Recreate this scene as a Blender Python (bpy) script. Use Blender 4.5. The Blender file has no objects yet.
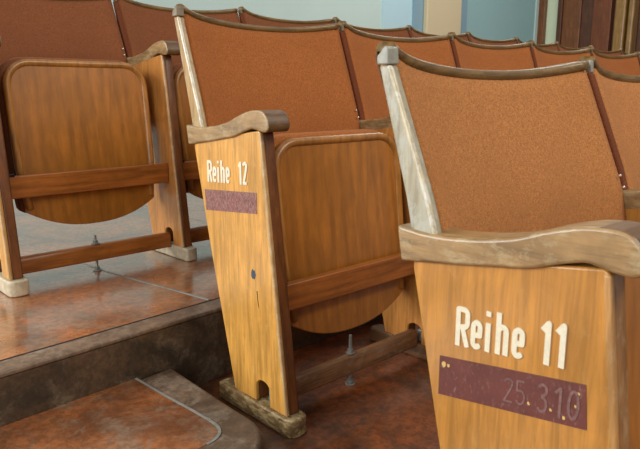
import bpy, bmesh, math, random
from mathutils import Vector, Matrix
random.seed(11)
S = bpy.context.scene
COL = S.collection

# ------------------------------------------------------------------ camera
cam = bpy.data.objects.new('camera', bpy.data.cameras.new('camera'))
COL.objects.link(cam)
yaw, pitch = 0.857, 0.2049
F = Vector((math.cos(yaw)*math.cos(pitch), math.sin(yaw)*math.cos(pitch), -math.sin(pitch)))
R = Vector((math.sin(yaw), -math.cos(yaw), 0)); U = R.cross(F)
cam.matrix_world = Matrix(((R.x, U.x, -F.x, -0.620), (R.y, U.y, -F.y, -0.1976), (R.z, U.z, -F.z, 0.8348), (0, 0, 0, 1)))
cam.data.sensor_width = 36
cam.data.lens = 640.15/640*36
cam.data.clip_end = 60
cam.data.dof.use_dof = True
cam.data.dof.focus_distance = 1.45
cam.data.dof.aperture_fstop = 16.0
S.camera = cam

# ------------------------------------------------------------------ light
S.view_settings.view_transform = 'Standard'
S.view_settings.look = 'None'
S.view_settings.gamma = 1
S.view_settings.exposure = 0.0
S.view_settings.use_curve_mapping = False
w = bpy.data.worlds.new('world'); S.world = w; w.use_nodes = True
w.node_tree.nodes['Background'].inputs[0].default_value = (0.88, 0.93, 0.97, 1)
w.node_tree.nodes['Background'].inputs[1].default_value = 0.42

def area(name, loc, target, sx, sy, power, col):
    l = bpy.data.lights.new(name, 'AREA'); l.shape = 'RECTANGLE'; l.size = sx; l.size_y = sy
    l.energy = power; l.color = col
    o = bpy.data.objects.new(name, l); COL.objects.link(o)
    o.location = loc
    o.rotation_euler = (Vector(target)-Vector(loc)).to_track_quat('-Z', 'Y').to_euler()
    return o
# tall windows down the left side of the hall, and the hall's ceiling lamps
area('window_daylight', (-3.4, 3.0, 2.1), (0.6, 1.6, 0.6), 2.6, 1.8, 190, (0.95, 0.98, 0.98))
area('window_daylight_front', (-3.2, -0.6, 2.1), (0.6, 0.8, 0.6), 2.2, 1.8, 60, (1.0, 0.98, 0.94))
area('ceiling_light', (1.6, -1.8, 3.4), (1.4, 1.2, 0.6), 2.4, 1.6, 90, (1.0, 0.90, 0.76))
area('ceiling_light_rear', (4.5, 2.6, 3.5), (4.5, 3.4, 0.6), 2.4, 1.4, 60, (1.0, 0.95, 0.86))

# ------------------------------------------------------------------ materials
def mat(name):
    m = bpy.data.materials.new(name); m.use_nodes = True
    nt = m.node_tree; b = nt.nodes['Principled BSDF']
    return m, nt, b
def node(nt, t, **kw):
    n = nt.nodes.new(t)
    for k, v in kw.items(): setattr(n, k, v)
    return n
def coords(nt, scale, rot=(0, 0, 0)):
    tc = node(nt, 'ShaderNodeTexCoord'); mp = node(nt, 'ShaderNodeMapping')
    mp.inputs['Scale'].default_value = scale; mp.inputs['Rotation'].default_value = rot
    nt.links.new(tc.outputs['Object'], mp.inputs[0]); return mp.outputs[0]
def noise(nt, vec, scale, detail=6, rough=.6, dist=0):
    n = node(nt, 'ShaderNodeTexNoise'); n.inputs['Scale'].default_value = scale
    n.inputs['Detail'].default_value = detail; n.inputs['Roughness'].default_value = rough
    n.inputs['Distortion'].default_value = dist
    nt.links.new(vec, n.inputs['Vector']); return n.outputs[0]
def ramp(nt, fac, stops):
    r = node(nt, 'ShaderNodeValToRGB'); e = r.color_ramp.elements
    while len(e) < len(stops): e.new(.5)
    for el, (p, c) in zip(e, stops):
        el.position = p; el.color = (c if len(c) == 4 else (*c, 1))
    nt.links.new(fac, r.inputs[0]); return r.outputs[0]
def mix(nt, fac, a, b, mode='MIX'):
    m = node(nt, 'ShaderNodeMix', data_type='RGBA', blend_type=mode)
    for s, v in ((m.inputs[0], fac), (m.inputs[6], a), (m.inputs[7], b)):
        if isinstance(v, (int, float)): s.default_value = v
        elif isinstance(v, tuple): s.default_value = (*v, 1)
        else: nt.links.new(v, s)
    return m.outputs[2]
def bump(nt, b, h, strength, dist=.002):
    n = node(nt, 'ShaderNodeBump'); n.inputs['Strength'].default_value = strength; n.inputs['Distance'].default_value = dist
    nt.links.new(h, n.inputs['Height']); nt.links.new(n.outputs[0], b.inputs['Normal'])
def srgb(r, g, b):
    f = lambda c: (c/255/12.92) if c/255 <= .04045 else ((c/255+.055)/1.055)**2.4
    return (f(r), f(g), f(b))
def dark(c, k): return tuple(x*k for x in c)

def wood(name, col, grain='z', contrast=.45, rough=.35, coat=.3, wear=None, wear_amt=.5, fine=1.0, wave=0.0, mottle=.3):
    """varnished wood; grain = axis the fibres run along; wear = colour of the rubbed patches"""
    m, nt, b = mat(name)
    sc = {'x': (1.2, 16, 16), 'y': (16, 1.2, 16), 'z': (16, 16, 1.2)}[grain]
    v = coords(nt, sc)
    g1 = noise(nt, v, 5.0*fine, 8, .65, .4)
    c = ramp(nt, g1, [(.38, dark(col, 1-contrast)), (.5, col), (.63, tuple(min(1, x*1.25) for x in col))])
    if wave:
        v2 = coords(nt, {'x': (.5, 3, 3), 'y': (3, .5, 3), 'z': (3, 3, .5)}[grain])
        wv = node(nt, 'ShaderNodeTexWave', wave_type='BANDS'); wv.inputs['Scale'].default_value = 2.6
        wv.inputs['Distortion'].default_value = 12.0; wv.inputs['Detail'].default_value = 4; wv.inputs['Detail Scale'].default_value = .7
        nt.links.new(v2, wv.inputs['Vector'])
        c = mix(nt, wave, c, ramp(nt, wv.outputs[1], [(.0, dark(col, .62)), (.5, col), (1, tuple(min(1, x*1.15) for x in col))]))
    v3 = coords(nt, (1, 1, 1))
    big = noise(nt, v3, 9, 4, .6, .5)
    c = mix(nt, ramp(nt, big, [(.42, (mottle,)*3), (.56, (0, 0, 0))]), c, dark(col, .6))
    if wear:
        wn = noise(nt, coords(nt, {'x': (.45, 1, 1), 'y': (1, .45, 1), 'z': (1, 1, .45)}[grain]), 55, 8, .75, .3)
        c = mix(nt, ramp(nt, wn, [(.575-.14*wear_amt, (0, 0, 0)), (.70-.14*wear_amt, (min(1, wear_amt*1.1),)*3)]), c, wear)
    nt.links.new(c, b.inputs['Base Color'])
    b.inputs['Roughness'].default_value = rough
    b.inputs['Coat Weight'].default_value = coat; b.inputs['Coat Roughness'].default_value = .22
    bump(nt, b, g1, .25, .0012)
    return m

def fabric(name, col):
    m, nt, b = mat(name)
    v = coords(nt, (1, 1, 1))
    a = noise(nt, coords(nt, (1.0, 1.0, 3.2)), 200, 3, .7)
    a2 = noise(nt, coords(nt, (3.5, 1.0, 1.0)), 170, 3, .7)
    big = noise(nt, coords(nt, (1, 1, 1.6)), 5, 5, .6)
    c = ramp(nt, a, [(.34, dark(col, .50)), (.50, col), (.66, tuple(min(1, x*1.5) for x in col))])
    c2 = ramp(nt, a2, [(.34, dark(col, .55)), (.50, col), (.66, tuple(min(1, x*1.45) for x in col))])
    c = mix(nt, .5, c, c2)
    c = mix(nt, ramp(nt, big, [(.35, (.35,)*3), (.65, (0, 0, 0))]), c, dark(col, .72))
    nt.links.new(c, b.inputs['Base Color'])
    b.inputs['Roughness'].default_value = .95
    b.inputs['Specular IOR Level'].default_value = .15
    b.inputs['Sheen Weight'].default_value = .08; b.inputs['Sheen Roughness'].default_value = .5
    b.inputs['Sheen Tint'].default_value = (1, .75, .55, 1)
    bump(nt, b, mix(nt, .5, a, a2), .5, .0015)
    return m

def plain(name, col, rough=.5, metal=0, var=.25, scale=30, spec=.5):
    m, nt, b = mat(name)
    n = noise(nt, coords(nt, (1, 1, 1)), scale, 6, .65)
    nt.links.new(ramp(nt, n, [(.3, dark(col, 1-var)), (.7, tuple(min(1, x*(1+var*.6)) for x in col))]), b.inputs['Base Color'])
    b.inputs['Roughness'].default_value = rough; b.inputs['Metallic'].default_value = metal
    b.inputs['Specular IOR Level'].default_value = spec
    return m

M = {}
M['panel'] = wood('golden_varnished_plywood', srgb(208, 150, 70), 'z', .3, .34, .35, wear=srgb(226, 184, 110), wear_amt=.25, mottle=.28)
M['panel_inner'] = wood('brown_gold_plywood', srgb(192, 128, 62), 'z', .25, .36, .3, wear=srgb(206, 164, 100), wear_amt=.2, mottle=.5)
M['panel_near'] = wood('amber_varnished_plywood', srgb(184, 126, 54), 'z', .25, .34, .35, wear=srgb(200, 156, 92), wear_amt=.2, mottle=.3)
M['frame'] = wood('shade_darkened_wood', srgb(112, 64, 28), 'z', .4, .4, .2, wear=srgb(150, 104, 58), wear_amt=.2)  # shade on the standards' front faces is put into this brown
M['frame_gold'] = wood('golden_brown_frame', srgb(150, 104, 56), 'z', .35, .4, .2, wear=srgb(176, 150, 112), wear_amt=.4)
M['edge_gold'] = wood('rubbed_golden_edge', srgb(176, 128, 72), 'z', .3, .4, .2, wear=srgb(190, 168, 130), wear_amt=.35)
M['edge'] = wood('worn_pale_edge', srgb(190, 150, 98), 'z', .3, .45, .1, wear=srgb(206, 186, 150), wear_amt=.6)
M['arm'] = wood('worn_grey_brown_wood', srgb(156, 122, 78), 'y', .5, .4, .3, wear=srgb(180, 160, 120), wear_amt=.6, mottle=.6)
M['arm_front'] = wood('dark_brown_arm_wood', srgb(112, 80, 46), 'x', .5, .4, .3, wear=srgb(150, 126, 90), wear_amt=.3, mottle=.6)
M['stile'] = wood('pale_worn_stile', srgb(168, 132, 82), 'z', .35, .42, .2, wear=srgb(176, 160, 124), wear_amt=.6, mottle=.2)
M['stile_near'] = wood('grey_worn_stile', srgb(162, 152, 126), 'z', .3, .42, .2, wear=srgb(178, 176, 160), wear_amt=.8, mottle=.2)
M['stile_highlight'] = wood('painted_highlight_edge', srgb(196, 182, 150), 'z', .25, .25, .5, wear=srgb(224, 220, 204), wear_amt=.8, mottle=.1)  # the stile's glossy highlight, put into the colour
M['pan'] = wood('brown_orange_veneer', srgb(170, 106, 34), 'z', .25, .4, .25, wave=.28, mottle=.3, fine=.7)
M['rim'] = wood('golden_brown_rim', srgb(170, 114, 50), 'z', .3, .35, .35, mottle=.35)
M['bar'] = wood('red_brown_bar', srgb(168, 98, 38), 'x', .35, .4, .25, wear=srgb(196, 140, 84), wear_amt=.22, mottle=.35)
M['lowbar'] = wood('dusty_brown_bar', srgb(136, 92, 54), 'x', .45, .5, .1, wear=srgb(160, 136, 104), wear_amt=.45, mottle=.45)
M['rail'] = wood('worn_top_rail', srgb(120, 90, 44), 'x', .5, .4, .25, wear=srgb(152, 124, 72), wear_amt=.4, mottle=.5)
M['foot'] = wood('worn_cream_foot', srgb(128, 100, 62), 'y', .5, .5, .1, wear=srgb(196, 172, 122), wear_amt=.75, mottle=.6)
M['foot_brown'] = wood('brown_foot', srgb(116, 78, 46), 'y', .5, .5, .1, wear=srgb(150, 122, 88), wear_amt=.4, mottle=.6)
M['foot_rear'] = plain('pale_grey_foot', srgb(196, 180, 150), .5, 0, .35, 45)
M['cap_brown'] = plain('brown_grey_cap', srgb(128, 112, 88), .45, 0, .35, 60)
M['cap'] = plain('grey_worn_cap', srgb(150, 148, 134), .4, 0, .3, 60)
M['fabric'] = fabric('rust_upholstery_lit', srgb(178, 118, 68))  # same upholstery in each row; weaker light rearward is put into the tones
M['fabric_mid'] = fabric('rust_upholstery_half_lit', srgb(166, 99, 52))
M['fabric_rear'] = fabric('rust_upholstery_dim', srgb(134, 80, 50))
M['gap_shade_fabric'] = fabric('shade_toned_gap_fabric', srgb(112, 60, 36))  # shade between neighbouring backs, put into the fabric colour
M['metal'] = plain('dull_steel', srgb(146, 146, 138), .4, .3, .3, 80)
M['black'] = plain('black_iron', srgb(32, 32, 36), .35, .5, .3, 80)
M['white_paint'] = plain('white_lettering_paint', srgb(226, 216, 188), .5, 0, .12, 220)
M['blue_paint'] = plain('blue_grey_paint', srgb(58, 74, 92), .6, 0, .3, 120)
M['ghost_paint'] = plain('faded_digit_paint', srgb(128, 92, 86), .6, 0, .45, 320)
M['chip'] = plain('bare_wood_chip', srgb(214, 176, 104), .6, 0, .2, 80)
M['nail'] = plain('bright_nail', srgb(225, 222, 214), .25, .7, .1, 80)

def worn_stripe(name, col, th):
    m, nt, b = mat(name)
    v = coords(nt, (1, 1, 1))
    n = noise(nt, coords(nt, (1, 2.4, 1)), 90, 8, .85, .5)
    n2 = noise(nt, v, 30, 4, .6)
    c = ramp(nt, n2, [(.35, dark(col, .75)), (.65, col)])
    c = mix(nt, ramp(nt, n, [(th, (0, 0, 0)), (th+.09, (.55,)*3)]), c, srgb(172, 140, 128))
    nt.links.new(c, b.inputs['Base Color']); b.inputs['Roughness'].default_value = .5
    return m
M['stripe'] = worn_stripe('maroon_stripe_paint', srgb(108, 58, 50), .56)
M['stripe12'] = worn_stripe('scratched_maroon_paint', srgb(128, 72, 64), .47)

def floor_mat(name, c1, c2, grey, rough, coat=0.0):
    m, nt, b = mat(name)
    v = coords(nt, (1, 1, 1))
    n = noise(nt, v, 3.2, 9, .68, .6); n2 = noise(nt, v, 9, 9, .75, .8); n3 = noise(nt, v, 60, 6, .8)
    c = ramp(nt, n, [(.40, c2), (.52, c1), (.62, tuple(min(1, x*1.3) for x in c1))])
    c = mix(nt, ramp(nt, n2, [(.50, (0, 0, 0)), (.60, (.65,)*3)]), c, grey)
    c = mix(nt, ramp(nt, n3, [(.44, (.5,)*3), (.56, (0, 0, 0))]), c, dark(c2, .6))
    nt.links.new(c, b.inputs['Base Color'])
    rr = ramp(nt, n2, [(.3, (rough*.7,)*3), (.7, (rough*1.4,)*3)])
    nt.links.new(rr, b.inputs['Roughness'])
    b.inputs['Coat Weight'].default_value = coat; b.inputs['Coat Roughness'].default_value = .16; b.inputs['Coat IOR'].default_value = 1.6
    bump(nt, b, n3, .12, .001)
    return m
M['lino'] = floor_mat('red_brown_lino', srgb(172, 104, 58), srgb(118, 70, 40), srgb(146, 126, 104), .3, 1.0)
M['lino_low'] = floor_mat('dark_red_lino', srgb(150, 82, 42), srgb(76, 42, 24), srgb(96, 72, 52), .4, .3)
M['nosing'] = floor_mat('grey_brown_nosing', srgb(124, 100, 80), srgb(88, 70, 54), srgb(150, 134, 114), .5)
M['riser'] = floor_mat('scuffed_dark_riser', srgb(92, 70, 48), srgb(52, 42, 30), srgb(120, 102, 80), .65)
M['seam'] = plain('grey_seam', srgb(140, 140, 132), .6, 0, .3, 60)
M['joint'] = plain('black_joint', srgb(36, 30, 28), .7, 0, .3, 60)

def wall_mat(name, col, var=.05):
    m, nt, b = mat(name)
    n = noise(nt, coords(nt, (1, 1, 1)), 2.5, 5, .6)
    nt.links.new(ramp(nt, n, [(.3, dark(col, 1-var)), (.7, col)]), b.inputs['Base Color'])
    b.inputs['Roughness'].default_value = .8
    return m
M['wall_blue'] = wall_mat('pale_blue_green_wall', srgb(190, 212, 208))
M['wall_teal'] = wall_mat('teal_grey_wall', srgb(150, 188, 192))
M['band_pale'] = wall_mat('light_blue_band', srgb(178, 212, 224))
M['band_blue'] = wall_mat('blue_grey_band', srgb(128, 160, 176))
M['pilaster'] = wall_mat('beige_pilaster', srgb(204, 190, 156))
M['pale'] = wall_mat('pale_green_reveal', srgb(206, 220, 190))
M['door_red'] = wood('red_brown_door', srgb(112, 58, 26), 'z', .35, .35, .3, mottle=.4)
M['door'] = wood('dark_brown_door', srgb(116, 68, 30), 'z', .35, .35, .3, mottle=.4)
M['door_dark'] = wood('darker_brown_door', srgb(84, 46, 22), 'z', .35, .4, .2, mottle=.4)
M['gold'] = wood('golden_wood_post', srgb(140, 104, 50), 'z', .3, .3, .4, mottle=.3)

# ------------------------------------------------------------------ mesh helpers
def link(name, bm, m, parent=None, smooth=False, bevel=0, seg=2, kind=None, angle=30):
    bmesh.ops.recalc_face_normals(bm, faces=bm.faces)
    me = bpy.data.meshes.new(name); bm.to_mesh(me); bm.free()
    ms = m if isinstance(m, (list, tuple)) else [m]
    for x in ms: me.materials.append(x)
    if smooth:
        for p in me.polygons: p.use_smooth = True
    o = bpy.data.objects.new(name, me); COL.objects.link(o)
    if parent: o.parent = parent
    if bevel:
        b = o.modifiers.new('bevel', 'BEVEL'); b.width = bevel; b.segments = seg
        b.limit_method = 'ANGLE'; b.angle_limit = math.radians(angle); b.harden_normals = False
        for p in me.polygons: p.use_smooth = True
        try:
            me.set_sharp_from_angle(angle=math.radians(50))
        except Exception: pass
    if kind: o['kind'] = kind
    return o
def box(bm, x0, x1, y0, y1, z0, z1):
    v = [bm.verts.new(p) for p in ((x0,y0,z0),(x1,y0,z0),(x1,y1,z0),(x0,y1,z0),(x0,y0,z1),(x1,y0,z1),(x1,y1,z1),(x0,y1,z1))]
    for f in ((0,3,2,1),(4,5,6,7),(0,1,5,4),(1,2,6,5),(2,3,7,6),(3,0,4,7)): bm.faces.new([v[i] for i in f])
def prism_x(bm, uz, x0, x1):
    """outline in (u, z), u = forward = -y, extruded along x"""
    a = [bm.verts.new((x0, -u, z)) for u, z in uz]; b = [bm.verts.new((x1, -u, z)) for u, z in uz]
    bm.faces.new(a); bm.faces.new(b[::-1]); n = len(uz)
    for i in range(n): bm.faces.new((a[i], b[i], b[(i+1) % n], a[(i+1) % n]))
def prism_z(bm, xy, z0, z1):
    a = [bm.verts.new((x, y, z0)) for x, y in xy]; b = [bm.verts.new((x, y, z1)) for x, y in xy]
    bm.faces.new(a); bm.faces.new(b[::-1]); n = len(xy)
    for i in range(n): bm.faces.new((a[i], b[i], b[(i+1) % n], a[(i+1) % n]))
def lathe(bm, c, prof, n=16):
    rings = []
    for r, z in prof:
        rings.append([bm.verts.new((c[0]+r*math.cos(2*math.pi*i/n), c[1]+r*math.sin(2*math.pi*i/n), c[2]+z)) for i in range(n)])
    for a, b in zip(rings, rings[1:]):
        for i in range(n): bm.faces.new((a[i], a[(i+1) % n], b[(i+1) % n], b[i]))
    bm.faces.new(rings[0][::-1]); bm.faces.new(rings[-1])
def sweep(bm, path, frames, prof):
    """profile (a, b) carried along path with per-point axes (A, B)"""
    rings = []
    for p, (A, B) in zip(path, frames): rings.append([bm.verts.new(p + A*a + B*b) for a, b in prof])
    n = len(prof)
    for r, q in zip(rings, rings[1:]):
        for i in range(n): bm.faces.new((r[i], r[(i+1) % n], q[(i+1) % n], q[i]))
    bm.faces.new(rings[0][::-1]); bm.faces.new(rings[-1])
def thing(name, label, cat, loc, rz=0, group=None):
    o = bpy.data.objects.new(name, None); COL.objects.link(o); o.empty_display_size = .1
    o.location = loc; o.rotation_euler = (0, 0, rz); o['label'] = label; o['category'] = cat
    if group: o['group'] = group
    return o

# ------------------------------------------------------------------ the setting: floors, steps, walls
W = .54
ROWS = {11: (0.0, 0.0, 0.0, 0.0), 12: (.1655, .8191, .0939, .0343), 13: (.3758, 1.6382, .2889, .047)}
ZP, ZS, Z12 = .2889, .177, .0939
def edge_y(x): return 1.14+.1*x if x < .25 else 1.165+.047*(x-.25)
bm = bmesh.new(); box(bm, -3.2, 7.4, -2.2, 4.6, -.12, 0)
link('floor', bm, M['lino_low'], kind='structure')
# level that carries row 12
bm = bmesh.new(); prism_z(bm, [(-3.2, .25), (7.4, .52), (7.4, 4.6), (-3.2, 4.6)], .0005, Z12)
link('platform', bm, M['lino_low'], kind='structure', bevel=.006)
# level that carries row 13, with its nosing strip
xs = [-3.2, .25, 7.4]
bm = bmesh.new(); prism_z(bm, [(x, edge_y(x)+.001) for x in xs]+[(7.4, 4.6), (-3.2, 4.6)], Z12+.0005, ZP-.012)
link('platform', bm, M['riser'], kind='structure')
bm = bmesh.new(); prism_z(bm, [(x, edge_y(x)) for x in xs]+[(x, edge_y(x)+.064) for x in xs[::-1]], ZP-.0115, ZP)
link('trim_1', bm, M['nosing'], kind='structure', bevel=.004, seg=3)
bm = bmesh.new(); prism_z(bm, [(x, edge_y(x)+.0655) for x in xs]+[(7.4, 4.6), (-3.2, 4.6)], ZP-.0115, ZP-.0005)
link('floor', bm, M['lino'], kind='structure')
bm = bmesh.new(); prism_z(bm, [(x, edge_y(x)+.0635) for x in xs]+[(x, edge_y(x)+.068) for x in xs[::-1]], ZP-.008, ZP+.0002)
link('trim_2', bm, M['joint'], kind='structure')
def strip(name, pts, wd, z, m):
    bm = bmesh.new(); n = len(pts); L = []; Rr = []
    for i, p in enumerate(pts):
        a = Vector(pts[max(0, i-1)]); b = Vector(pts[min(n-1, i+1)]); t = (b-a).normalized(); q = Vector((-t.y, t.x))
        L.append(Vector(p)+q*wd/2); Rr.append(Vector(p)-q*wd/2)
    for zz in (0, 1): pass
    prism_z(bm, [tuple(v) for v in L]+[tuple(v) for v in Rr[::-1]], z-.003, z+.0006)
    return link(name, bm, m, kind='structure')
strip('trim_3', [(.228, 1.235), (.124, 1.711), (.093, 2.005), (.05, 2.24), (-.03, 2.8), (-.1, 4.5)], .007, ZP, M['seam'])
strip('trim_4', [(-.4, 1.955), (.2, 1.985), (.692, 2.024), (2.2, 2.12)], .006, ZP, M['joint'])
strip('trim_5', [(.85, 1.27), (.80, 1.75), (.74, 2.4), (.62, 4.5)], .007, ZP, M['seam'])
# rounded aisle step below the row 13 level
def corner(cx, cy, r, a0, a1, n=10): return [(cx+r*math.cos(math.radians(a0+(a1-a0)*i/n)), cy+r*math.sin(math.radians(a0+(a1-a0)*i/n))) for i in range(n+1)]
bm = bmesh.new()
out = [(0.063, 1.142)]+[(0.063, 0.868)]+corner(-0.078, 0.815, .144, 0, -90)+[(-1.6, .56), (-1.6, .99)]
prism_z(bm, out, Z12+.0005, ZS)
link('step', bm, M['nosing'], kind='structure', bevel=.012, seg=4)
bm = bmesh.new()
inn = [(-0.034, 1.137), (-0.024, 1.02), (-0.012, 0.919), (-0.006, 0.858)]+corner(-0.057, 0.832, .051, 0, -90, 8)+[(-.3, .742), (-1.5, .66), (-1.5, .985)]
prism_z(bm, inn, ZS-.006, ZS+.0008)
link('floor', bm, M['lino'], kind='structure')
strip('trim_6', [(-0.034, 1.137), (-0.024, 1.02), (-0.012, 0.919), (-0.006, 0.858)]+corner(-0.057, 0.832, .051, 0, -90, 8), .006, ZS+.001, M['seam'])

# back wall with its beige pilaster between blue-grey bands
bm = bmesh.new(); box(bm, -3.2, 4.83, 4.6, 4.75, 0, 3.8); link('wall_back', bm, M['wall_blue'], kind='structure')
bm = bmesh.new(); box(bm, 4.83, 7.4, 4.6, 4.75, 0, 3.8); link('wall_back', bm, M['wall_teal'], kind='structure')
bm = bmesh.new(); box(bm, 4.83, 5.76, 4.56, 4.6, ZP, 3.8); link('trim_7', bm, M['band_blue'], kind='structure')
bm = bmesh.new(); box(bm, 4.98, 5.58, 4.50, 4.56, ZP, 3.8); link('trim_8', bm, M['pilaster'], kind='structure', bevel=.01)
bm = bmesh.new(); box(bm, 7.27, 7.33, 4.585, 4.6, ZP, 3.8); link('trim_9', bm, M['wall_blue'], kind='structure')
bm = bmesh.new(); box(bm, 4.38, 4.83, 4.585, 4.6, ZP, 3.8); link('trim_13', bm, M['band_pale'], kind='structure')
# side wall with the wooden doorway
bm = bmesh.new(); box(bm, 7.4, 7.55, 4.29, 4.75, 0, 3.8); link('wall_side', bm, M['pale'], kind='structure')
bm = bmesh.new(); box(bm, 7.4, 7.55, -2.2, 4.29, 0, 3.8); link('wall_side', bm, M['door_dark'], kind='structure')
bm = bmesh.new(); box(bm, 7.33, 7.4, 4.50, 4.60, ZP, 3.8); link('trim_10', bm, M['door'], kind='structure', bevel=.005)
bm = bmesh.new(); box(bm, 7.30, 7.4, 4.24, 4.30, ZP, 3.0); link('trim_11', bm, M['door_dark'], kind='structure', bevel=.005)
dr = thing('door_1', 'dark brown wooden door leaf', 'door', (7.36, 3.9, ZP)); dr['kind'] = 'structure'
del dr['label']; del dr['category']
bm = bmesh.new(); box(bm, -.03, .03, .10, .34, 0, 2.5); link('door_panel', bm, M['door'], dr, bevel=.006)
bm = bmesh.new(); box(bm, -.01, .03, -.06, .10, 0, 2.5); link('door_gap_panel', bm, M['door_dark'], dr, bevel=.006)
bm = bmesh.new(); box(bm, -.04, .03, -.29, -.06, 0, 2.5); link('door_panel', bm, M['door_red'], dr, bevel=.006)
for y0, y1 in ((3.41, 3.54), (3.31, 3.38)):
    bm = bmesh.new(); box(bm, 7.26, 7.4, y0, y1, ZP, 3.0); link('trim_12', bm, M['gold'], kind='structure', bevel=.02, seg=4)

# ------------------------------------------------------------------ the seats
def e_front(z, top):          # front line of a back stile, u at height z
    z1 = .666
    if z >= z1: return -.299 + (z-z1)/(.880-z1)*(-.090)
    return -.299 + (z1-z)*.22
def e_rear(z):
    return -.337 - (z-.662)/(.885-.662)*.071 if z > .662 else -.337+(.662-z)*.12

def side_panel(root, m, end):
    X0 = 0 if end else .0006
    arch = [(-.060, .043), (-.0615, .078)]
    for i in range(9):
        a = math.pi*i/8; arch.append((-.085+.0235*math.cos(a), .083+.016*math.sin(a)))
    arch += [(-.109, .043)]
    out = [(0, .043), (-.014, .150), (-.040, .36), (-.0765, .655), (-.082, .661), (-.15, .652), (-.332, .628), (-.333, .61), (-.28, .38), (-.194, .043)]
    # bottom edge runs rear -> front, so the notch is walked rear to front
    uz = out + arch[::-1]
    bm = bmesh.new(); prism_x(bm, uz, X0, .010)
    p = link('side_panel', bm, m, root, bevel=.003, seg=3)
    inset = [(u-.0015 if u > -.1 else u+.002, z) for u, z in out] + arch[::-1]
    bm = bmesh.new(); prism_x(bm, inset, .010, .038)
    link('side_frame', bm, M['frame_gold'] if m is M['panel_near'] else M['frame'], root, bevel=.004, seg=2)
    bm = bmesh.new()                                    # rubbed pale strip down the front corner
    sx = -.0012 if end else .0002
    fe = [(.0012, .044), (-.0128, .150), (-.0388, .36), (-.0755, .656)]
    prism_x(bm, fe+[(u-.009, z) for u, z in fe[::-1]], sx, .0075)
    link('edge_strip', bm, M['edge_gold'] if m is M['panel_near'] else M['edge'], root, bevel=.003, seg=3)
    return p

ARM = [(-.357, .664), (-.320, .6605), (-.279, .661), (-.228, .667), (-.182, .677), (-.150, .689), (-.115, .6995), (-.090, .703), (-.068, .703),
       (-.054, .697), (-.045, .686), (-.041, .673), (-.044, .663), (-.053, .6585), (-.067, .6590), (-.085, .662), (-.100, .664), (-.118, .660),
       (-.140, .653), (-.163, .645), (-.217, .636), (-.290, .625), (-.349, .617)]
def smooth_loop(pts, corners, n=3):
    out = []; N = len(pts)
    for i in range(N):
        p0, p1, p2, p3 = (Vector(pts[(i+k-1) % N]) for k in range(4))
        if i in corners: p0 = p1
        if (i+1) % N in corners: p3 = p2
        for k in range(n):
            t = k/n
            out.append(tuple(.5*((2*p1)+(p2-p0)*t+(2*p0-5*p1+4*p2-p3)*t*t+(3*p1-p0-3*p2+p3)*t**3)))
    return out
ARM_S = smooth_loop(ARM, {0, len(ARM)-1})
def armrest(root, end):
    bm = bmesh.new(); prism_x(bm, ARM_S, -.007 if end else .0005, .053)
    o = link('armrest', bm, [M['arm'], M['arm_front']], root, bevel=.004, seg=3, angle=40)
    for p in o.data.polygons:                            # the scroll's rolled front faces take the darker brown
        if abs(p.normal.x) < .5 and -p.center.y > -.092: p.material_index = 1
    return o

def foot(root, m, end):
    bm = bmesh.new()
    pts = [(-.007, .253), (.010, .257), (.040, .254), (.047, .24), (.047, -.005), (.043, -.016), (.032, -.022), (.018, -.024), (.004, -.022), (-.006, -.014), (-.009, 0)]
    if not end: pts = [(max(x, .0005), y) for x, y in pts]; pts = pts[:-1]
    prism_z(bm, pts, 0, .043)
    return link('foot', bm, m, root, bevel=.004, seg=3)

def stile(root, end, dz, near=False):
    top = .884+dz
    m = (M['stile_near'] if near else M['stile']) if end else M['gap_shade_fabric']
    x0, x1 = (0, .018) if end else (.006, .026)
    f = 0 if end else -.008
    zs = [.640, .70, .76, .82, top-.018] if end else [.45, .55, .64, .70, .76, .82, top-.018]
    sc = lambda z: .666+(z-.666)*(.884-.666)/(top-.666) if z > .666 else z
    fr = [(e_front(sc(z), 0)+f, z) for z in zs]; re = [(e_rear(sc(z)), z) for z in zs]
    bm = bmesh.new(); prism_x(bm, fr+re[::-1], x0, x1)
    s = link('back_stile', bm, m, root, bevel=.004, seg=3)
    if end:                                             # pale strip painting the highlight on the front edge
        bm = bmesh.new(); prism_x(bm, [(u+.0025, z) for u, z in fr]+[(u-.005, z) for u, z in fr[::-1]], -.0012, .0075)
        link('stile_highlight', bm, M['stile_highlight'], s, bevel=.005, seg=3)
    if not end: x0, x1 = .009, .019
    zt = top-.018; u1 = e_front(sc(zt), 0)+f+.001; u0 = e_rear(sc(zt))-.0015
    bm = bmesh.new(); prism_x(bm, [(u1, zt+.001), (u1-.002, top+.004), (u1-.008, top+.0065), (u0+.006, top-.001), (u0, top-.006), (u0, zt+.001)], x0-(.002 if end else 0), x1+.001)
    c = link('stile_cap', bm, M['cap'] if near else M['cap_brown'], s, bevel=.002, seg=3)
    if not end: c['label'] = 'small grey cap'
    return s

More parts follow.
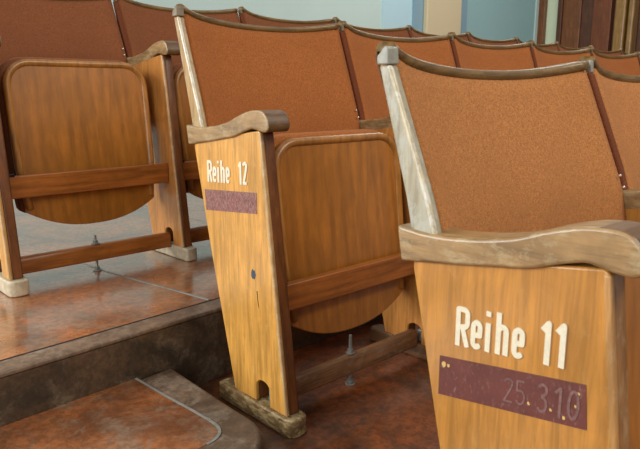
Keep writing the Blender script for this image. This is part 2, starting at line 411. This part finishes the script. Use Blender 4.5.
def backrest(root, first, fab, dz):
    top = .884+dz
    xa, xb = (.0185 if first else .0235), W-.001
    nx, nz = 32, 18
    def dip(t): return .021*(1-abs(2*t-1)**2.2)-.010*math.exp(-t/.055)
    def bow(t): return .026*(1-abs(2*t-1)**4)+.010*(1-abs(2*t-1)**2)
    sc = lambda z: .666+(z-.666)*(.884-.666)/(top-.666) if z > .666 else z
    bm = bmesh.new(); front = []; back = []
    for j in range(nz+1):
        rf, rb = [], []
        for i in range(nx+1):
            t = i/nx; x = xa+(xb-xa)*t
            zt = top-.009-dip(t); z = .44+(zt-.44)*j/nz
            edge = min(min(t, 1-t)*(xb-xa)/.012, 1); rnd = .008*(1-math.sqrt(max(0, 1-(1-edge)**2)))
            te = min((1-j/nz)*(zt-.44)/.014, 1); rnd += .0015*(1-math.sqrt(max(0, 1-(1-te)**2)))
            u = e_front(sc(z), 0)-bow(t)-.002
            rf.append(bm.verts.new((x, -(u-rnd), z))); rb.append(bm.verts.new((x, -(u-.030), z)))
        front.append(rf); back.append(rb)
    for j in range(nz):
        for i in range(nx):
            bm.faces.new((front[j][i], front[j][i+1], front[j+1][i+1], front[j+1][i]))
            bm.faces.new((back[j][i], back[j+1][i], back[j+1][i+1], back[j][i+1]))
    for j in range(nz):
        bm.faces.new((front[j][0], front[j+1][0], back[j+1][0], back[j][0])); bm.faces.new((front[j][nx], back[j][nx], back[j+1][nx], front[j+1][nx]))
    for i in range(nx):
        bm.faces.new((front[0][i], back[0][i], back[0][i+1], front[0][i+1])); bm.faces.new((front[nz][i], front[nz][i+1], back[nz][i+1], back[nz][i]))
    b = link('backrest', bm, fab, root, smooth=True)
    bm = bmesh.new(); path = []; fr = []
    for i in range(nx+1):
        t = i/nx; x = xa+(xb-xa)*t - (.006 if t > .5 else 0)
        z = top-.009-dip(t); u = e_front(sc(z), 0)-bow(t)-.016
        path.append(Vector((x, -u, z))); fr.append((Vector((0, -1, 0)), Vector((0, 0, 1))))
    sweep(bm, path, fr, [(.0155, -.002), (.0160, .008), (.0135, .0115), (0, .0125), (-.012, .012), (-.0175, .006), (-.0175, -.004), (-.010, -.004), (.010, -.004)])
    link('top_rail', bm, M['rail'], root, smooth=True)
    bm = bmesh.new(); a = []; c = []                     # curved plywood shell behind the padding
    for j in range(7):
        ra, rc = [], []
        for i in range(17):
            t = i/16; x = xa+(xb-xa)*t; zt = top-.013-dip(t); z = .42+(zt-.42)*j/6
            u = e_front(sc(z), 0)-bow(t)-.0325
            ra.append(bm.verts.new((x, -u, z))); rc.append(bm.verts.new((x, -(u-.006), z)))
        a.append(ra); c.append(rc)
    for j in range(6):
        for i in range(16):
            bm.faces.new((a[j][i], a[j][i+1], a[j+1][i+1], a[j+1][i])); bm.faces.new((c[j][i], c[j+1][i], c[j+1][i+1], c[j][i+1]))
        bm.faces.new((a[j][0], a[j+1][0], c[j+1][0], c[j][0])); bm.faces.new((a[j][16], c[j][16], c[j+1][16], a[j+1][16]))
    for i in range(16):
        bm.faces.new((a[0][i], c[0][i], c[0][i+1], a[0][i+1])); bm.faces.new((a[6][i], a[6][i+1], c[6][i+1], c[6][i]))
    link('back_shell', bm, M['frame'], root, smooth=True)
    for z in (.688, .668):                               # bright upholstery nails low on the right edge
        u = e_front(z, 0)-.003; bm = bmesh.new()
        bmesh.ops.create_uvsphere(bm, u_segments=8, v_segments=6, radius=.0028, matrix=Matrix.Translation((xb-.010, -(u+.0005), z)))
        link('nail', bm, M['nail'], b, smooth=True)
    return b

def pan_outline(inset=0, zb=0, n=8):
    xl, xr = .076+inset, .512-inset; zt = .635-inset; r = .075-inset
    pts = []
    zs = .206+zb
    m = 20
    for i in range(m+1):                                # bottom arc left -> right
        t = i/m; xx = (xl+.012)+(xr-xl-.024)*t
        pts.append((xx, .150+zb+.056*abs(2*t-1)**2.3))
    pts.append((xr-.003, .33)); pts.append((xr, .50))
    for i in range(n+1):
        a = math.radians(90*i/n); pts.append((xr-r+r*math.cos(a), zt-r+r*math.sin(a)))
    for i in range(n+1):
        a = math.radians(90+90*i/n); pts.append((xl+r+r*math.cos(a), zt-r+r*math.sin(a)))
    pts.append((xl, .50)); pts.append((xl+.003, .33))
    return pts
def pan_u(z): return -.062-.118*z
def seat_pan(root, fab):
    def slab(pts, f0, f1, name, m, bevel, parent):
        bm = bmesh.new()
        a = [bm.verts.new((x, -(pan_u(z)+f1), z)) for x, z in pts]; b = [bm.verts.new((x, -(pan_u(z)+f0), z)) for x, z in pts]
        bm.faces.new(a); bm.faces.new(b[::-1]); n = len(pts)
        for i in range(n): bm.faces.new((a[i], b[i], b[(i+1) % n], a[(i+1) % n]))
        return link(name, bm, m, parent, bevel=bevel, seg=3, angle=40)
    p = slab(pan_outline(.004), -.020, -.004, 'seat_pan', M['pan'], .003, root)
    # raised rim down both sides and across the top
    o = pan_outline(.010); k = 21
    loop = o[k:]
    path = [Vector((x, -pan_u(z), z)) for x, z in [(o[20][0]-.006, .215)]+loop+[(o[0][0]+.006, .215)]]
    fr = []
    for i, q in enumerate(path):
        t = (path[min(i+1, len(path)-1)]-path[max(i-1, 0)]).normalized()
        N = Vector((0, -1, 0)); N = (N - t*N.dot(t)).normalized(); B = t.cross(N)
        fr.append((B, N))
    bm = bmesh.new()
    sweep(bm, path, fr, [(.011, -.016), (.0115, -.006), (.009, 0), (.004, .003), (-.003, .002), (-.008, -.002), (-.010, -.006), (-.010, -.016)])
    link('seat_rim', bm, M['rim'], p, smooth=True)
    # padded cushion folded up behind the wooden pan
    c = pan_outline(-.006)
    c = [(x, max(z+.0, .2)) for x, z in c]
    cc = [(x, z+(.002 if z > .5 else 0)) for x, z in c]
    # drop duplicate points along the clipped bottom
    q = []
    for pt in cc:
        if not q or (Vector(pt)-Vector(q[-1])).length > 1e-4: q.append(pt)
    slab(q, -.072, -.022, 'seat_cushion', fab, .014, root)
    return p

def cross_bars(root, low_m, last=False):
    xa, xb = .0385, W-.0005
    bm = bmesh.new(); u = -.067; box(bm, xa, xb, -u, -u+.022, .2531, .3164)
    b = link('cross_bar', bm, M['bar'], root, bevel=.003, seg=3)
    bm = bmesh.new(); box(bm, xa, xa+.022, -u-.0025, -u+.012, .3150, .3240)
    c = link('bracket', bm, M['black'], b, bevel=.002)
    bm = bmesh.new()
    prof = [(-.0700, .036), (-.0700, .070), (-.075, .081), (-.086, .0845), (-.098, .081), (-.104, .070), (-.104, .036), (-.098, .034), (-.075, .034)]
    prism_x(bm, prof, xa, xb)
    l = link('lower_bar', bm, low_m, root, bevel=.003, seg=2, angle=45)
    bm = bmesh.new(); box(bm, xa-.020, xa-.0005, .068, .088, .0435, .078)
    link('bar_end_plate', bm, M['metal'], l, bevel=.003)
    xm = .284
    bm = bmesh.new()
    lathe(bm, (xm, .086, 0), [(.0042, .003), (.0042, .134 if low_m is M['lowbar'] else .112)], 10)
    lathe(bm, (xm, .086, 0), [(.013, .0848), (.013, .0875), (.0085, .0878), (.0085, .096), (.007, .0965)], 6)
    lathe(bm, (xm, .086, 0), [(.014, .0006), (.014, .003), (.012, .0045)], 16)
    lathe(bm, (xm, .086, 0), [(.009, .0045), (.009, .012), (.007, .0122)], 6)
    link('anchor_bolt', bm, M['metal'], l, bevel=0)

def build_seat(row, end):
    fab = {11: M['fabric'], 12: M['fabric_mid'], 13: M['fabric_rear']}[row]
    dz = {11: 0.002, 12: .047, 13: -.014}[row]
    r = thing('theatre_seat', '-', 'seat', (0, 0, 0))
    sp = side_panel(r, M['panel_near'] if row == 11 else M['panel'] if end else M['panel_inner'], end)
    armrest(r, end)
    foot(r, M['foot_rear'] if row == 13 else M['foot'] if end else M['foot_brown'], end)
    stile(r, end, dz, row == 11)
    backrest(r, end, fab, dz)
    seat_pan(r, fab)
    cross_bars(r, M['lowbar'] if row != 13 else M['bar'])
    return r, sp

def copy_tree(o, parent=None):
    c = o.copy(); COL.objects.link(c)
    if parent: c.parent = parent
    for ch in list(o.children): copy_tree(ch, c)
    return c
def place(o, row, k, label):
    x0, y0, z0, a = ROWS[row]
    o.location = (x0+k*W*math.cos(a), y0+k*W*math.sin(a), z0); o.rotation_euler = (0, 0, a)
    o['label'] = label; o['category'] = 'seat'; o['group'] = {11: 'seats of the nearest row', 12: 'seats of the middle row', 13: 'seats of the rearmost row'}[row]

ORD = ['first', 'second', 'third', 'fourth', 'fifth', 'sixth', 'seventh', 'eighth', 'ninth', 'tenth', 'eleventh', 'twelfth']
end_panels = {}
for row, k0, k1 in ((11, 0, 1), (12, 0, 6), (13, -1, 9)):
    e, sp = build_seat(row, True)
    end_panels[row] = (e, sp)
    lab = {11: 'aisle seat of the nearest row, white Reihe 11 on its amber side panel',
           12: 'folded aisle seat of the middle row, white Reihe 12 on its golden side panel',
           13: 'folded seat at far left, on the raised level, cut by the photo edge'}[row]
    place(e, row, k0, lab)
    proto, _ = build_seat(row, False)
    for n, k in enumerate(range(k0+1, k1+1)):
        o = proto if n == 0 else copy_tree(proto)
        nm = {11: 'nearest', 12: 'middle', 13: 'rearmost'}[row]
        if row == 13: lab = 'rust seat in the rearmost row, %s counted from the far left seat' % ORD[n+1]
        elif row == 12: lab = 'rust upholstered seat in the middle row, %s from its aisle end' % ORD[n+1]
        else: lab = 'orange seat at the right photo edge, just behind the Reihe 11 aisle seat'
        place(o, row, k, lab)

# ------------------------------------------------------------------ painted lettering on the end panels
r_ = .0036
def arc(cx, cz, rx, rz, a0, a1, n=8): return [(cx+rx*math.cos(math.radians(a0+(a1-a0)*i/n)), cz+rz*math.sin(math.radians(a0+(a1-a0)*i/n))) for i in range(n+1)]
G = {
 'R': [[(.004, r_*0), (.004, .0485), (.011, .0485)]+arc(.0115, .0425, .0060, .0060, 90, 0, 5)+arc(.0115, .0315, .0060, .0060, 0, -90, 5)+[(.004, .0255)], [(.0105, .0255), (.0180, .0)]],
 'e': [[(.0042, .0185), (.0135, .0185)]+arc(.0089, .0285, .0047, .0060, 0, 180, 8)+arc(.0089, .0095, .0047, .0060, 180, 325, 8)],
 'i': [[(.004, 0), (.004, .0365)], [(.004, .0450), (.004, .0515)]],
 'h': [[(.004, 0), (.004, .052)], arc(.0092, .0290, .0050, .0058, 150, 0, 7)+[(.0142, 0)]],
 '1': [[(.0095, 0), (.0095, .0485), (.0030, .0400)]],
 '2': [arc(.0085, .0410, .0055, .0075, 165, -20, 8)+[(.0105, .026), (.0035, .0035), (.0145, .0035)]],
 '5': [[(.013, .0485), (.004, .0485), (.004, .029)]+arc(.0085, .0170, .0055, .0135, 110, -150, 10)],
 '3': [arc(.0080, .0395, .0050, .0090, 150, -90, 8)+arc(.0080, .0155, .0055, .0120, 90, -150, 8)],
 '0': [arc(.0088, .026, .0055, .0225, 0, 360, 16)],
}
def letters(name, parent, items, base, tilt, m, rad=r_, x=-.0014, hs=1.0, ws=1.0):
    """each painted character is a sub-part of its own"""
    sa = math.sin(tilt); ca = math.cos(tilt); cnt = 0
    def put(s, h): return Vector((base[0]+s*ca*ws, base[1]+s*sa+h))
    for ch, s0 in items:
        bm = bmesh.new()
        def quad(pts2, xx): prism_x(bm, [(p.x, p.y) for p in pts2], xx, .0002)
        for st in G[ch]:
            P = [put(s0+a, b*hs) for a, b in st]
            for a, b in zip(P, P[1:]):
                t = (b-a)
                if t.length < 1e-6: continue
                cnt += 1; t.normalize(); q = Vector((-t.y, t.x))*rad
                quad([a+q, a-q, b-q, b+q], x-cnt*.000004)
            for p in P[1:-1]:
                cnt += 1
                quad([p+Vector((rad*math.cos(i*math.pi/5), rad*math.sin(i*math.pi/5))) for i in range(10)], x-cnt*.000004)
        link(name, bm, m, parent)
def flat(name, parent, uz, m, x=-.0008, label=None):
    bm = bmesh.new(); prism_x(bm, uz, x, .0002); o = link(name, bm, m, parent)
    if label: o['label'] = label
    return o
p11 = end_panels[11][1]; p12 = end_panels[12][1]
letters('painted_letter', p11, [('R', 0), ('e', .0220), ('i', .0425), ('h', .0565), ('e', .0775), ('1', .1120), ('1', .1290)], (-.2605, .5255), math.radians(7), M['white_paint'], hs=.98, ws=1.025, rad=.0034)
letters('painted_letter', p12, [('R', 0), ('e', .0220), ('i', .0420), ('h', .0550), ('e', .0750), ('1', .1230), ('2', .1400)], (-.280, .5345), math.radians(3), M['white_paint'], hs=.97, rad=.0034)
flat('painted_stripe', p11, [(-.283, .451), (-.086, .483), (-.091, .533), (-.283, .504)], M['stripe'], label='maroon painted stripe with faded digits')
flat('painted_stripe', p12, [(-.290, .466), (-.0925, .483), (-.0925, .529), (-.294, .515)], M['stripe12'], label='scratched maroon painted stripe')
letters('faded_digit', p11, [('2', .094), ('5', .110)], (-.283, .462), math.radians(8.7), M['ghost_paint'], rad=.0011, x=-.0012, hs=.62)
letters('faded_digit', p11, [('3', .138), ('1', .158), ('0', .174)], (-.283, .459), math.radians(8.7), M['ghost_paint'], rad=.0016, x=-.0012, hs=.72)
for u, z, s in ((-.276, .494, .0035), (-.269, .495, .0022), (-.155, .487, .0018), (-.128, .490, .0016), (-.112, .487, .0022), (-.098, .520, .0018), (-.100, .505, .0015)):
    flat('paint_chip', p11, [(u+s*math.cos(a)*random.uniform(.7, 1.2), z+s*1.2*math.sin(a)*random.uniform(.7, 1.2)) for a in [i*math.pi/4 for i in range(8)]], M['chip'], x=-.0011)
flat('paint_blot', p12, [(-.111+.0085*math.cos(a)*random.uniform(.7, 1.15), .345+.012*math.sin(a)*random.uniform(.7, 1.15)) for a in [i*math.pi/6 for i in range(12)]], M['blue_paint'], label='blue grey paint blot')

flat('paint_drip', p12, [(u+.027, z-.006) for u, z in [(-.1265, .315), (-.1245, .315), (-.1230, .300), (-.1215, .286), (-.1195, .276), (-.1225, .285), (-.1245, .300)]], M['black'], label='thin dark drip mark')
